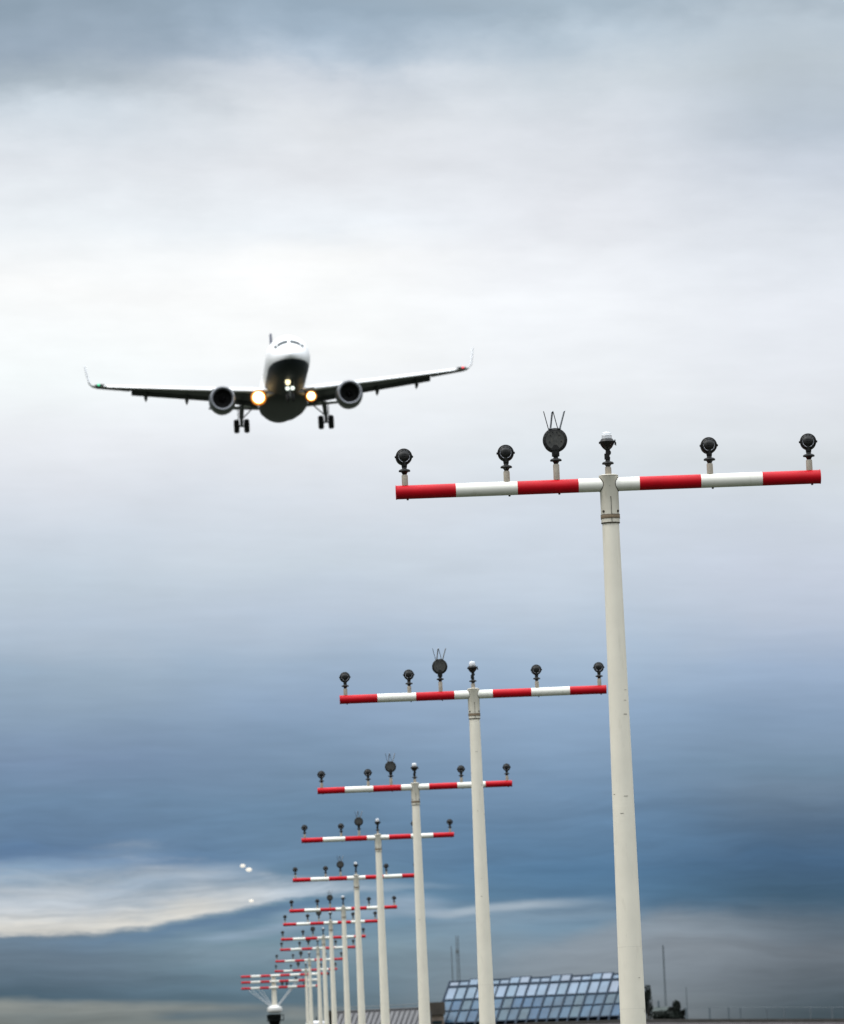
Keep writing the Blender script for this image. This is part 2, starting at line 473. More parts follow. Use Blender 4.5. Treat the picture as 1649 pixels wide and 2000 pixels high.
def strobe_housing():
    b = MB(); M = TR(0, 0, .392) @ RX(-4) @ AIM
    b.lathe([(.085, -.12), (.108, -.11), (.114, -.05), (.114, -.02), (.121, -.016), (.121, .012), (.114, .02), (.104, .022)], M, 48, cap=False, mi=0)
    b.lathe([(.121, .0), (.105, .021), (.098, .024), (.09, .023), (.001, .026)], M, 48, cap=False, mis=[0, 0, 0, 1])
    b.lathe([(.085, -.12), (.001, -.121)], M, 48, cap=False)
    for k in range(22):
        a = 360 * k / 22
        if 60 < a < 120: continue
        b.box((.108, 0, .018), (.018, .006, .012), M @ RZ(a))
    for (x, y) in ((-.043, .045), (.043, .045), (-.055, -.018), (.06, -.018), (-.02, .075), (.02, .075)):
        b.lathe([(.006, .022), (.006, .031)], M @ TR(x, -y if False else y, 0), 8)
    # wedge cut-out above the bracket
    b.add([(-.05, -.100, .03), (.05, -.100, .03), (.012, -.050, .03), (-.012, -.050, .03), (-.05, -.100, .02), (.05, -.100, .02), (.012, -.050, .02), (-.012, -.050, .02)],
          [(0, 1, 2, 3), (7, 6, 5, 4), (0, 4, 5, 1), (1, 5, 6, 2), (2, 6, 7, 3), (3, 7, 4, 0)], 0, False, M)
    # bracket
    b.box((0, 0, .262), (.072, .06, .058))
    b.box((0, -.034, .262), (.026, .012, .03))
    b.lathe([(.026, .225), (.03, .245)], None, 16)
    return b.mesh('strobe_lamp', [BLACK, FACE])


def spike_strip(side):
    b = MB(); x0 = side * .046
    # two flat blades splayed into a V
    for (bx, tx, rz) in (((x0 - .014), (x0 - .055), 4), ((x0 + .006), (x0 + .032 if side < 0 else x0 + .060), 38)):
        a = Vector((bx, 0, .505)); t = Vector((tx, 0, .685)); d = (t - a)
        M = TR(*a) @ d.to_track_quat('Z', 'Y').to_matrix().to_4x4() @ RZ(0)
        yv = Vector((math.sin(R(rz)), math.cos(R(rz)), 0)) * .011
        xv = Vector((math.cos(R(rz)), -math.sin(R(rz)), 0)) * (.0042 if rz < 10 else .0035)
        tipc = t + Vector((0, 0, .0))
        vs = []
        for c_, f in ((a, 1), (a + d * .93, 1)):
            for su, sv in ((-1, -1), (1, -1), (1, 1), (-1, 1)): vs.append(c_ + xv * su + yv * sv * f)
        vs += [tipc + yv - xv, tipc + yv + xv]
        b.add(vs, [(0, 1, 2, 3), (0, 4, 5, 1), (1, 5, 6, 2), (2, 6, 7, 3), (3, 7, 4, 0), (4, 8, 9, 5), (6, 9, 8, 7), (5, 9, 6), (4, 7, 8)], 1 if rz < 10 else 0)  # left-leaning blade coloured black to give its shaded face
    b.box((x0, 0, .507), (.036, .05, .008))
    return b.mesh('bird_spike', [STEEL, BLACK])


def beacon_housing():
    b = MB()
    b.lathe([(.022, .135), (.024, .15), (.026, .17)], None, 14)
    b.box((-.006, 0, .178), (.05, .045, .055))
    b.lathe([(.026, -.022), (.028, 0), (.026, .022)], TR(.008, 0, .215) @ RX(90), 18)
    b.box((.004, 0, .235), (.042, .03, .045))
    b.lathe([(.020, .24), (.045, .262), (.066, .295), (.073, .315), (.075, .325), (.070, .332), (.060, .345), (.056, .352), (.05, .353)], None, 32)
    b.box((.078, -.01, .315), (.010, .03, .05), RY(0))
    b.box((.086, -.01, .298), (.006, .02, .034))
    b.box((-.076, 0, .315), (.008, .02, .02))
    return b.mesh('beacon_lamp', [BLACK])


ME['strobe'] = strobe_housing()
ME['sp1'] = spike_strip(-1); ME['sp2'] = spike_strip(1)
ME['beacon'] = beacon_housing()
ME['dome'] = MB().lathe([(.050, .353), (.050, .378), (.051, .385), (.046, .392), (.046, .405), (.040, .414), (.022, .420), (.002, .421)], None, 32).mesh('glass_dome', [GLASS])
ME['inner'] = MB().lathe([(.046, .355), (.040, .362), (.015, .365), (.012, .385), (.045, .389), (.045, .393), (.02, .396)], None, 24).mesh('reflector', [STEEL])


def bar_mesh():
    segs = [(-2.09, 1), (-1.505, 0), (-.90, 1), (-.30, 0), (.30, 1), (.905, 0), (1.51, 1), (2.075, None)]
    b = MB(); M = RY(90)
    e = .0
    b.lathe([(BR * .5, -2.094), (BR + .003, -2.094), (BR + .003, -2.086), (BR, -2.085)], M, 40, mi=1)
    for k in range(len(segs) - 1):
        b.lathe([(BR, segs[k][0] + (.005 if k == 0 else 0)), (BR, segs[k + 1][0])], M, 40, mi=segs[k][1], cap=False)
    b.lathe([(BR, 2.074), (BR + .003, 2.076), (BR + .003, 2.084), (BR * .5, 2.084)], M, 40, mi=1)
    # drain bolts under the lamps
    for x in (-2.0, -1.0, -.51, 1.0, 1.98):
        b.lathe([(.009, -BR - .012), (.011, -BR - .004), (.011, -BR + .004)], TR(x + .02, 0, 0), 10, mi=2)
    return b.mesh('crossbar', [BARWHITE, REDP, BLACK])


ME['bar'] = bar_mesh()
HR = .091


def head_mesh():
    b = MB()
    b.lathe([(HR - .02, -.38), (HR, -.375), (HR, -.335)], None, 48, mi=0)
    b.lathe([(HR + .0025, -.335), (HR + .004, -.330), (HR + .004, -.305), (HR + .0025, -.300)], None, 48, mi=2, cap=False)
    b.lathe([(HR, -.336), (HR, .070), (HR + .003, .074), (HR + .003, .080)], None, 48, mi=0, cap=False)
    b.lathe([(HR + .0035, .080), (HR + .0035, .084), (HR, .084)], None, 48, mi=1, cap=False)
    b.lathe([(HR + .004, .084), (HR + .005, .090), (HR * .8, .098), (.02, .104)], None, 48, mi=0)
    b.lathe([(HR + .002, -.384), (HR + .002, -.377)], None, 48, mi=1)
    b.lathe([(HR + .0045, -.338), (HR + .0045, -.3345)], None, 48, mi=1, cap=False)
    b.lathe([(HR + .0045, -.3005), (HR + .0045, -.297)], None, 48, mi=1, cap=False)
    # clamp slot and its two bolts, front
    b.box((.008, -HR - .0005, -.232), (.0045, .006, .205), None, 1)
    b.box((.008, -HR - .0035, -.356), (.0045, .006, .040), None, 1)
    b.lathe([(.005, 0), (.005, .004)], TR(.006, -HR + .001, -.13) @ AIM, 10, mi=1)
    for a in (-48, 52):
        M = RZ(a) @ TR(0, -HR + .002, -.268) @ AIM
        b.lathe([(.013, 0), (.013, .004), (.009, .006), (.009, .012), (.005, .012)], M, 14, mi=1)
    b.lathe([(.003, 0), (.003, .004)], TR(.002, -HR + .0015, -.02) @ AIM, 8, mi=1)
    # grimy seam where the bar stubs meet the casting (saddle curve)
    for sx in (-1, 1):
        pts = []
        n = 56
        for k in range(n):
            a = math.tau * k / n
            y = (BR + .002) * math.cos(a); z = (BR + .002) * math.sin(a)
            pts.append(Vector((sx * math.sqrt(max(HR * HR - y * y, 0)), y, z)))
        rings = []
        for k in range(n):
            p = pts[k]; t = (pts[(k + 1) % n] - pts[k - 1]).normalized()
            u = t.cross(Vector((1, 0, 0))).normalized(); v2 = t.cross(u)
            rings.append([p + (u * math.cos(q) + v2 * math.sin(q)) * .0042 for q in (0, 1.57, 3.14, 4.71)])
        rings.append(rings[0])
        b.loft(rings, 1, True, False)
    return b.mesh('mast_head', [HEADM, GROOVE, RUSTY])


ME['head'] = head_mesh()


def ob(name, me, parent, M=None):
    o = bpy.data.objects.new(name, me); col.objects.link(o); o.parent = parent
    if M is not None: o.matrix_basis = M
    return o


def pole_build(H, parent, seed):
    """tapered pole; local z=0 is the ground"""
    rnd = random.Random(seed)
    top = H - .375
    b = MB()
    rad = lambda z: .0825 + (top - z) * .0088
    b.lathe([(rad(z), z) for z in (0.02, top * .25, top * .5, top * .75, top)], None, 56)
    for z in (top - 4.15, top - 4.75):          # faint section joints
        if z > .5: b.lathe([(rad(z) + .0003, z - .002), (rad(z) + .0012, z), (rad(z) + .0003, z + .002)], None, 56, mi=2, cap=False)
    for k in range(9):                           # small scrapes
        z = top - rnd.uniform(.4, 5.2); a = rnd.uniform(-70, 70)
        b.box((0, -rad(z) - .0005, z), (rnd.uniform(.008, .04), .003, rnd.uniform(.002, .004)), RZ(a), 1)
    b.lathe([(rad(0) + .1, 0.0), (rad(0) + .1, .03), (rad(0) + .01, .035)], None, 32, mi=2)
    return b.build('pole', [WHITE, GROOVE, HEADM], parent)


def make_head(parent):
    """everything on top of the pole, in crossbar coordinates"""
    ob('mast_head', ME['head'], parent)
    ob('crossbar', ME['bar'], parent)
    for i, x in enumerate((-2.0, -1.0, 1.0, 1.98)):
        l = ob('runway_lamp', ME['lamp'], parent, TR(x, 0, BR - .002) @ RZ((4, -3, 2, -5)[i]))
        ob('stem', ME['stem_small'], l)
        ob('collar', ME['collar'], l, TR(0, 0, .106))
        ob('lens', ME['lens'], l, TR(0, .085, .29) @ RX(-94))
        ob('retaining_ring', ME['ring'], l, TR(0, -.021, .284) @ RX(-4) @ AIM)
    l = ob('strobe_lamp', ME['strobe'], parent, TR(-.51, 0, BR - .002))
    ob('stem', ME['stem_big'], l)
    ob('collar', ME['collar'], l, TR(0, 0, .155))
    ob('lens', ME['lens_big'], l, TR(0, .12, .40) @ RX(-94))
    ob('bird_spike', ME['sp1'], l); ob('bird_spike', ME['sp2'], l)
    l = ob('beacon_lamp', ME['beacon'], parent, TR(0, 0, .100))
    ob('stem', ME['stem_mid'], l)
    ob('collar', ME['collar'], l, TR(0, 0, .072))
    ob('glass_dome', ME['dome'], l)
    ob('reflector', ME['inner'], l)


vp = FW + RT * ((500 - 824.5) / F_PX) - UP * ((2050 - 1000) / F_PX)
LINE = Vector((vp.x, vp.y, 0)).normalized()
BARX = Vector((LINE.y, -LINE.x, 0))
MASTS = [(1189.5, 946.5, 50.75), (925, 1356.5, 80.9), (811, 1537.5, 110.9), (738.5, 1636, 141.5), (696, 1714.5, 170.5), (671, 1775.5, 200.5),
         (646, 1802.5, 228), (632, 1832, 255), (621, 1852.5, 287), (604.5, 1875.5, 319), (598, 1895, 346)]
LBL = ['nearest and tallest white mast, in front of the right end of the glass hall',
       'second nearest white mast, its crossbar ending right beside the biggest pole',
       'third nearest white mast, its crossbar crossed by the pole of the second',
       'fourth nearest white mast, crossbar just above the two pale lights in the sky',
       'fifth nearest white mast, first one whose crossbar is below the two pale lights',
       'sixth nearest white mast, its crossbar closely above the next one below',
       'seventh nearest white mast, its crossbar closely below another one and its strobe touching it',
       'eighth white mast counted from the nearest, one small lamp visible right of a thick pole',
       'ninth white mast counted from the nearest, crossbar just under that of the eighth',
       'tenth white mast counted from the nearest, second lowest six lamp crossbar',
       'farthest white mast with six lamps, lowest crossbar just right of the stayed mast']
GRP = 'white approach light masts in a row receding to the left'
proto = None
for i, (px, py, Z) in enumerate(MASTS):
    p = at(px, py, Z)
    M = frame(Vector((p.x, p.y, 0)), BARX, LINE, Vector((0, 0, 1)))
    root = empty('approach_light_mast', M, LBL[i], 'light mast', GRP)
    pole_build(p.z, root, i)
    if proto is None:
        holder = root
        n0 = set(o.name for o in root.children)
        make_head(root)
        heads = [o for o in root.children if o.name not in n0]
        for o in heads: o.matrix_basis = TR(0, 0, p.z) @ o.matrix_basis
        proto = (heads, p.z)
    else:
        for h in proto[0]:
            c_ = copy_tree(h, root)
            c_.matrix_basis = TR(0, 0, p.z - proto[1]) @ h.matrix_basis

# ------------------------------------------------------------------ stayed mast with three long crossbars
Zs = 380.0; s_ = F_PX / Zs
pm = at(534.5, 1908, Zs)
root = empty('stayed_light_mast', frame(Vector((pm.x, pm.y, 0)), BARX, LINE, Vector((0, 0, 1))),
             'stayed white mast with three stacked red and white crossbars on a white domed platform', 'light mast')
hz = pm.z


def zof(px, py): return at(px, py, Zs).z


zp = zof(535, 1966)
MB().lathe([(.19, zp), (.15, hz + .12)], None, 24).build('pole', WHITE, root)
MB().lathe([(.35, zp - .46), (.52, zp - .38), (.57, zp - .25), (.52, zp - .08), (.36, zp + .03), (.2, zp + .1)], None, 28).build('platform', mat('white_dome_paint', (.66, .65, .62), .5), root)
DARK = mat('dark_steelwork', (.004, .006, .0055), .9, spec=.1, var=.4, vscale=3)
tb = MB()
tb.lathe([(.30, 0), (.32, zp - 1.5), (.42, zp - 1.1), (.50, zp - .75), (.44, zp - .55)], TR(-.05, 0, 0), 14, smooth=False)
for k in range(7):
    a = math.tau * k / 7
    tb.rod((.62 * math.cos(a), .62 * math.sin(a), zp - 1.05), (.62 * math.cos(a), .62 * math.sin(a), zp - .62), .03)
tb.lathe([(.60, zp - 1.06), (.64, zp - 1.04), (.60, zp - 1.0)], None, 20)
tb.lathe([(.60, zp - .66), (.64, zp - .63), (.60, zp - .6)], None, 20, cap=False)
tb.build('tower_base', DARK, root)
for (yl, xr, seglen) in ((1908, 643, .72), (1919.3, 622, .70), (1931.2, 622, .68)):
    zb = zof(534.5, yl - 2.3 + .0)
    xl = -(534.5 - 471) / s_; xe = (xr - 534.5) / s_
    b = MB(); x = xl; k = 0
    while x < xe - .02:
        x2 = min(x + seglen, xe)
        b.lathe([(.085, x), (.085, x2)], RY(90), 16, mi=(k + 1) % 2, cap=(k == 0 or x2 == xe)); x = x2; k += 1
    o = b.build('crossbar', [BARWHITE, REDP], root); o.location = (0, -.19, zb)
for (px, py) in ((642, 1901), (551, 1921), (560, 1921), (594, 1920), (578, 1910)):
    q = at(px, py, Zs); xq = (px - 534.5) / s_
    b = MB(); b.lathe([(.02, -.22), (.03, -.1), (.09, -.05), (.1, 0), (.09, .06), (.04, .08)], None, 12)
    o = b.build('lamp', BLACK, root); o.location = (xq, -.19, q.z)
WIRE = mat('galvanised_stay', (.62, .64, .66), .5)
for (px, py, bx) in ((484, 1934, -.35), (492, 1934, -.3), (503, 1933, -.22), (510, 1932, -.15), (571, 1929, .15), (584, 1910, .25), (578, 1916, .2), (589, 1909, .3)):
    b = MB(); q = at(px, py, Zs)
    b.rod((bx, -.1, zp + .05), ((px - 534.5) / s_, -.19, q.z), .022, seg=8)
    b.build('stay', WIRE, root)

# ------------------------------------------------------------------ airliner
PW = mat('airliner_white', (.86, .86, .86), .28)
# livery: white above, grey belly below a waterline, its shade painted in near black
PL = bpy.data.materials.new('airliner_livery_shaded_belly'); PL.use_nodes = True
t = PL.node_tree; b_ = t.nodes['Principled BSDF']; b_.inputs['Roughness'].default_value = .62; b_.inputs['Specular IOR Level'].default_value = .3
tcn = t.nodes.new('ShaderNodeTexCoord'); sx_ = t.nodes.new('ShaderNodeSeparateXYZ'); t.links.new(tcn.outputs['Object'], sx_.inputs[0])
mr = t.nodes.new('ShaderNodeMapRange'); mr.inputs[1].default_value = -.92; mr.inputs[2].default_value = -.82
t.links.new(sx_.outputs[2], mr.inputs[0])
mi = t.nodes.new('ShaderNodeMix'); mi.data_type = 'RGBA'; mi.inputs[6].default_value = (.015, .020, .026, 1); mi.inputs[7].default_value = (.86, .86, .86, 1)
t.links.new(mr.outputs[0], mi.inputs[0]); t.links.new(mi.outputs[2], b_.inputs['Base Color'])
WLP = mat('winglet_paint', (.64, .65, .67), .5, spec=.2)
BELLY = mat('shaded_belly_paint', (.018, .022, .024), .5, spec=.25, var=.2, vscale=1)  # shade under the belly is put into this near-black colour
WUND = mat('shaded_wing_underside', (.026, .029, .032), .5, spec=.3, var=.15, vscale=1)  # underside shade put into the colour, against the white leading edge
NAC = mat('shaded_nacelle_paint', (.05, .055, .06), .35)  # shade under the cowl put into its dark colour
LIP = mat('inlet_lip_metal', (.30, .31, .34), .35, metal=.3)
DUCT = mat('dark_inlet', (.008, .008, .009), .6)
TYRE = mat('tyre_rubber', (.012, .012, .013), .8)
GEAR = mat('gear_strut_paint', (.16, .17, .17), .5)
FIN = mat('tail_blue_paint', (.10, .11, .16), .4)
WIN = mat('cockpit_glass', (.012, .022, .026), .35, spec=.2)

Zn = 449.5
nose = at(567, 680, Zn)
va = math.atan2(nose.x, nose.y)
aft_az = va - R(2.3)
pitch = R(1.5)
AY = Vector((math.sin(aft_az) * math.cos(pitch), math.cos(aft_az) * math.cos(pitch), -math.sin(pitch)))
AX = Matrix.Rotation(R(-0.85), 3, AY) @ Vector((math.cos(aft_az), -math.sin(aft_az), 0))
AZ = AX.cross(AY).normalized()
A = empty('airliner', frame(nose, AX, AY, AZ), 'twin engined white airliner on final approach with landing gear down and landing lights on', 'aeroplane')
# fuselage stations: aft, top, bottom, half width
ST = [(0, -.5, -.6, .05), (.08, -.34, -.78, .24), (.2, -.22, -.92, .42), (.5, 0, -1.18, .70), (1, .28, -1.44, 1.02), (1.6, .56, -1.64, 1.29), (2.1, .80, -1.76, 1.47), (2.5, 1.06, -1.84, 1.57), (2.9, 1.32, -1.91, 1.66),
      (3.5, 1.60, -1.98, 1.77), (4.5, 1.86, -2.04, 1.90), (5.5, 1.99, -2.07, 1.95), (6.5, 2.07, -2.07, 1.975), (12, 2.07, -2.07, 1.975), (20, 2.07, -2.07, 1.975), (29, 2.07, -2.07, 1.975),
      (32, 2.07, -1.8, 1.93), (35, 2.05, -1.3, 1.75), (38, 1.98, -.6, 1.42), (41, 1.85, .15, 1.0), (43, 1.72, .7, .6), (44.5, 1.6, 1.15, .22)]


def fus(y):
    for k in range(len(ST) - 1):
        if ST[k][0] <= y <= ST[k + 1][0]:
            f = (y - ST[k][0]) / (ST[k + 1][0] - ST[k][0])
            return [ST[k][i] * (1 - f) + ST[k + 1][i] * f for i in (1, 2, 3)]
    return ST[-1][1:]


def fpt(y, a, off=0.0):
    tz, bz, hw = fus(y); zc = (tz + bz) / 2; h = (tz - bz) / 2
    return Vector(((hw + off) * math.sin(a), y, zc + (h + off) * math.cos(a)))


b = MB()
b.loft([[fpt(s[0], math.tau * i / 56) for i in range(56)] for s in ST])
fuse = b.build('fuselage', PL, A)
for (y0, y1, a0, a1, d0) in ((2.04, 2.62, 4, 40, 0), (2.06, 2.68, 43, 53, .12)):
    for sd in (-1, 1):
        b = MB(); n = 6; rows = []
        for j in range(4):
            rows.append([fpt(y0 + (y1 - y0) * j / 3 + d0 * i / n, sd * R(a0 + (a1 - a0) * i / n), .02) for i in range(n + 1)])
        vs = [p for r in rows for p in r]
        vs2 = [p - Vector((sd * .01, -.02, .02)) for p in vs]
        fs = [(j * (n + 1) + i, j * (n + 1) + i + 1, (j + 1) * (n + 1) + i + 1, (j + 1) * (n + 1) + i) for j in range(3) for i in range(n)]
        b.add(vs, fs, 0, True); b.add(vs2, fs, 0, True)
        b.build('cockpit_window', WIN, A)
# belly fairing
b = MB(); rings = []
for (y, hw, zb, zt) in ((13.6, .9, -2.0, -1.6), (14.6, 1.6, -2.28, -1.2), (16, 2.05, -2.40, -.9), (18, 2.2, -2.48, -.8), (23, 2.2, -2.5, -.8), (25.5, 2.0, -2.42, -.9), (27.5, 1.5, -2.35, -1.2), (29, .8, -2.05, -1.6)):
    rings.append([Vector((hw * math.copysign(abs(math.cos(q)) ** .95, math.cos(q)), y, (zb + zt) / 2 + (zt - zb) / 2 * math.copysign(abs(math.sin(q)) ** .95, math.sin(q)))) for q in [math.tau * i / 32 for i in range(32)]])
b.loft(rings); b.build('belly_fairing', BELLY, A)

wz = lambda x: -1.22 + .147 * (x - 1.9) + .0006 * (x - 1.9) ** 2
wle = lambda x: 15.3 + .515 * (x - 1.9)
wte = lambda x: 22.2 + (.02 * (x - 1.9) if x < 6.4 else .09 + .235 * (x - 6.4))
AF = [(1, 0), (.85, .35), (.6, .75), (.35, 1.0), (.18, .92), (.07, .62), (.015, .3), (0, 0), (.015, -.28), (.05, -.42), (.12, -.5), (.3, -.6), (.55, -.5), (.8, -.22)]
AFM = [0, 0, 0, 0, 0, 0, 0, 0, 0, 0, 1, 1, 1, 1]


def wing_ring(sd, x, le, te, z, t, inc=3.0):
    ch = te - le; out = []
    for (u, v) in AF:
        out.append(Vector((sd * x, le + u * ch, z + v * t * .5 - (u - .15) * ch * math.tan(R(inc)))))
    return out


for sd in (-1, 1):
    b = MB()
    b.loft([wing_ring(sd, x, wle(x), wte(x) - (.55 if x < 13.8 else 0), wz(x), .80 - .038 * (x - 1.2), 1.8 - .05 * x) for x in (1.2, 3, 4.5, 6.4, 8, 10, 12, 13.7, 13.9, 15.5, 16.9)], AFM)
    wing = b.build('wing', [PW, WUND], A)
    # drooped slat along the leading edge
    for (xa, xb) in ((2.6, 5.0), (6.5, 15.9)):
        b = MB(); rings = []
        for x in [xa + (xb - xa) * k / 4 for k in range(5)]:
            le, z, t_ = wle(x) - .42, wz(x) - .12, .64 - .012 * x
            rings.append([Vector((sd * x, le + dy, z + dz * t_)) for dy, dz in ((0, -.05), (.05, .16), (.25, .36), (.6, .56), (.62, .50), (.3, .18), (.18, -.1), (.06, -.14))])
        b.loft(rings); b.build('slat', PW, wing)
    # flaps
    for (xa, xb) in ((2.3, 6.3), (6.4, 13.7)):
        b = MB(); rings = []
        for x in (xa, xb):
            te = wte(x) - .60; c_ = 1.12 - .025 * x; ch_ = te + .35 - wle(x) - .55; z = wz(x) - .85 * ch_ * math.tan(R(1.8 - .05 * x)) - .02 + (.02 * (13.7 - x) if xb > 8 else .12)
            rings.append([Vector((sd * x, te + c_ * u * math.cos(R(24)) + v * math.sin(R(24)), z - c_ * u * math.sin(R(24)) + v)) for u, v in ((0, 0), (.1, .12), (.4, .13), (1, .01), (1, -.02), (.4, -.06), (.1, -.07))])
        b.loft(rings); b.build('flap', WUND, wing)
    for xf in (8.7, 12.4):
        b = MB(); M = TR(sd * xf, wte(xf) - .3, wz(xf) - .42) @ RX(-90 - 18)
        b.lathe([(.02, -1.3), (.12, -.9), (.18, -.3), (.17, .3), (.10, .8), (.03, 1.1)], M, 14)
        b.build('flap_track_fairing', WUND, wing)
    # sharklet
    b = MB(); rings = []
    for (dx, dz, le, ch) in ((0, 0, 0, 1.55), (.35, .12, .25, 1.35), (.60, .45, .55, 1.15), (.72, 1.0, .95, .95), (.85, 1.7, 1.4, .7), (.94, 2.2, 1.75, .40)):
        x0 = 16.9 + dx; z0 = wz(16.9) + dz - .05; n_ = Vector((sd * .5 if dz < .3 else sd * .98, 0, .86 if dz < .3 else -.15))
        rings.append([Vector((sd * x0, wle(16.9) + le + u * ch, z0)) + n_ * v for u, v in ((0, 0), (.3, .085), (1, .02), (.3, -.085))])
    b.loft(rings, 0, False); b.build('winglet', WLP, A)
    # dark tip fence with navigation light
    b = MB(); b.lathe([(.02, -.5), (.08, -.3), (.11, 0), (.08, .3), (.03, .45)], TR(sd * 16.55, wle(16.55) - .1, wz(16.55) + .05) @ RY(90), 12)
    tip = b.build('tip_housing', WUND, A)
    nc = (.9, .02, .04) if sd > 0 else (.0, .75, .32)
    b = MB(); b.lathe([(.02, -.12), (.08, -.06), (.10, 0), (.08, .06), (.02, .12)], TR(sd * 16.65, wle(16.55) - .26, wz(16.55) + .07) @ RY(90), 12, ey=1, ex=1)
    b.build('navigation_light', mat('red_nav_light' if sd > 0 else 'green_nav_light', (.2, .2, .2), .3, emis=nc, estr=1.6), tip)
    # engine
    M = TR(sd * 5.7, 13.4, -2.06) @ RX(-90)
    b = MB()
    b.lathe([(1.075, .16), (1.17, .5), (1.22, 1.1), (1.2, 2.2), (1.05, 3.3), (.85, 3.9)], M @ TR(0, 0, 0), 48, cap=False)
    b.lathe([(.85, 3.9), (.6, 4.4), (.3, 5.1)], M, 32)
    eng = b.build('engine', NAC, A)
    MB().lathe([(1.075, .16), (1.065, .05), (1.02, -.03), (.96, -.02), (.90, .08), (.86, .2)], M @ RX(3.5) if False else M, 48, cap=False).build('inlet_lip', LIP, eng)
    MB().lathe([(.86, .2), (.84, .6), (.86, 1.2), (.02, 1.22)], M, 40, cap=False).build('inlet_duct', DUCT, eng)
    b = MB(); b.lathe([(.02, .75), (.12, .85), (.24, 1.05), (.28, 1.2)], M, 20)
    for k in range(18):
        b.box((.56, 0, 1.1), (.56, .02, .16), M @ RZ(20 * k) @ TR(0, 0, 0))
    b.build('fan', DUCT, eng)
    b = MB(); b.loft([[Vector((sd * 5.7 + dx, y, z)) for dx, y, z in ((-.2, 15.2, -.95), (.2, 15.2, -.95), (.2, 19, -1.3), (-.2, 19, -1.3))],
                      [Vector((sd * 5.7 + dx, y, z)) for dx, y, z in ((-.16, 16.3, -.6), (.16, 16.3, -.6), (.16, 19.5, -1.0), (-.16, 19.5, -1.0))]])
    b.build('pylon', WUND, eng)
    # main gear
    gx = sd * 3.85; gy = 22.2; gz = -3.38
    b = MB(); b.rod((gx - sd * .1, gy - .2, -1.5), (gx, gy, -2.7), .24, .20); b.rod((gx, gy, -2.7), (gx, gy, gz), .14)
    b.rod((gx - sd * 1.15, gy, -1.7), (gx - sd * .05, gy, -2.75), .06); b.rod((gx + .12, gy - .2, -2.6), (gx + .14, gy - .25, gz + .15), .035)
    b.rod((gx - .5, gy, gz), (gx + .5, gy, gz), .09)
    b.box((gx + sd * .28, gy + .1, -2.3), (.05, .9, 1.1))
    gear = b.build('main_gear', GEAR, A)
    for q in (-1, 1):
        MB().lathe([(.35, -.25), (.55, -.24), (.63, -.13), (.64, 0), (.63, .13), (.55, .24), (.35, .25)], TR(gx + q * .46, gy, gz) @ RY(90), 28).build('wheel', TYRE, gear)
    # tailplane
    b = MB()
    b.loft([wing_ring(sd, x, 38.6 + .6 * x, 42.2 + .28 * x, .95 + .1 * x, .34 - .035 * x, 0) for x in (.8, 3.5, 6.2)], AFM)
    b.build('tailplane', [PW, WUND], A)
    # landing light under the wing root
    rl = .52 if sd < 0 else .36
    lp = Vector((-2.42 if sd < 0 else 2.3, 15.3, -1.88 if sd < 0 else -1.98))
    M = TR(*lp) @ RX(90)
    b = MB(); b.lathe([(rl * .3, -.5), (rl * .8, -.35), (rl * 1.12, .0), (rl * 1.12, .05), (rl, .05)], M, 24)
    ll = b.build('landing_light', WUND, A)
    MB().lathe([(rl * 1.12, .06), (rl * 1.1, .09), (rl * .96, .12)], M, 28, cap=False).build('glare_ring', mat('amber_glare', (.8, .4, .1), .3, emis=(1.0, .38, .03), estr=1.8), ll)  # glowing ring added for the orange glare round the lamp
    MB().lathe([(rl * 1.36, .0), (rl * 1.38, .03), (rl * 1.10, .055)], M, 28, cap=False).build('outer_glare_ring', mat('dim_orange_glare', (.5, .2, .05), .4, emis=(1.0, .27, .02), estr=.42), ll)  # dimmer glowing ring, fades the glare outwards
    MB().lathe([(rl * .98, .10), (rl * .8, .2), (rl * .4, .28), (.02, .32)], M, 28).build('lens', mat('landing_lens', (1, .9, .7), .2, emis=(1.0, .76, .36), estr=6), ll)
# fin
b = MB()
rings = []
for (z, le, te, t_) in ((1.7, 35.4, 42.2, .42), (3.0, 37.3, 42.5, .38), (5.7, 39.6, 43.2, .3), (8.2, 41.4, 43.9, .24)):
    rings.append([Vector((dx * t_ * .5, le + u * (te - le), z)) for u, dx in ((0, 0), (.05, .6), (.25, 1), (.6, .8), (1, .08), (.6, -.8), (.25, -1), (.05, -.6))])
b.loft(rings); b.build('tail_fin', FIN, A)
# nose gear with its lights
b = MB(); b.rod((0, 5.3, -1.9), (0, 5.1, -3.5), .09, .07); b.rod((-.28, 5.1, -3.55), (.28, 5.1, -3.55), .06); b.rod((0, 6.3, -2.0), (0, 5.2, -2.9), .05)
for q in (-1, 1): b.box((q * .38, 5.4, -2.2), (.03, 1.3, .55))
ng = b.build('nose_gear', GEAR, A)
for q in (-1, 1):
    MB().lathe([(.2, -.11), (.33, -.1), (.38, -.05), (.38, .05), (.33, .1), (.2, .11)], TR(q * .25, 5.1, -3.58) @ RY(90), 24).build('wheel', TYRE, ng)
TAXI = mat('taxi_lens', (1, .95, .8), .2, emis=(1.0, .86, .50), estr=1.9)
TURN = mat('turnoff_lens', (.9, .95, .9), .2, emis=(.85, .93, .85), estr=1.3)
b = MB(); b.lathe([(.22, -.02), (.24, .06), (.17, .13), (.02, .17)], TR(-.17, 4.85, -2.2) @ RX(90), 24, ey=1.2); b.build('taxi_light', TAXI, ng)
for q in (-1, 1):
    b = MB(); b.lathe([(.16, -.02), (.18, .05), (.12, .1), (.07, .1), (.05, .06), (.01, .06)], TR(q * .22, 4.85, -2.78) @ RX(90), 24); b.build('turnoff_light', TURN, ng)

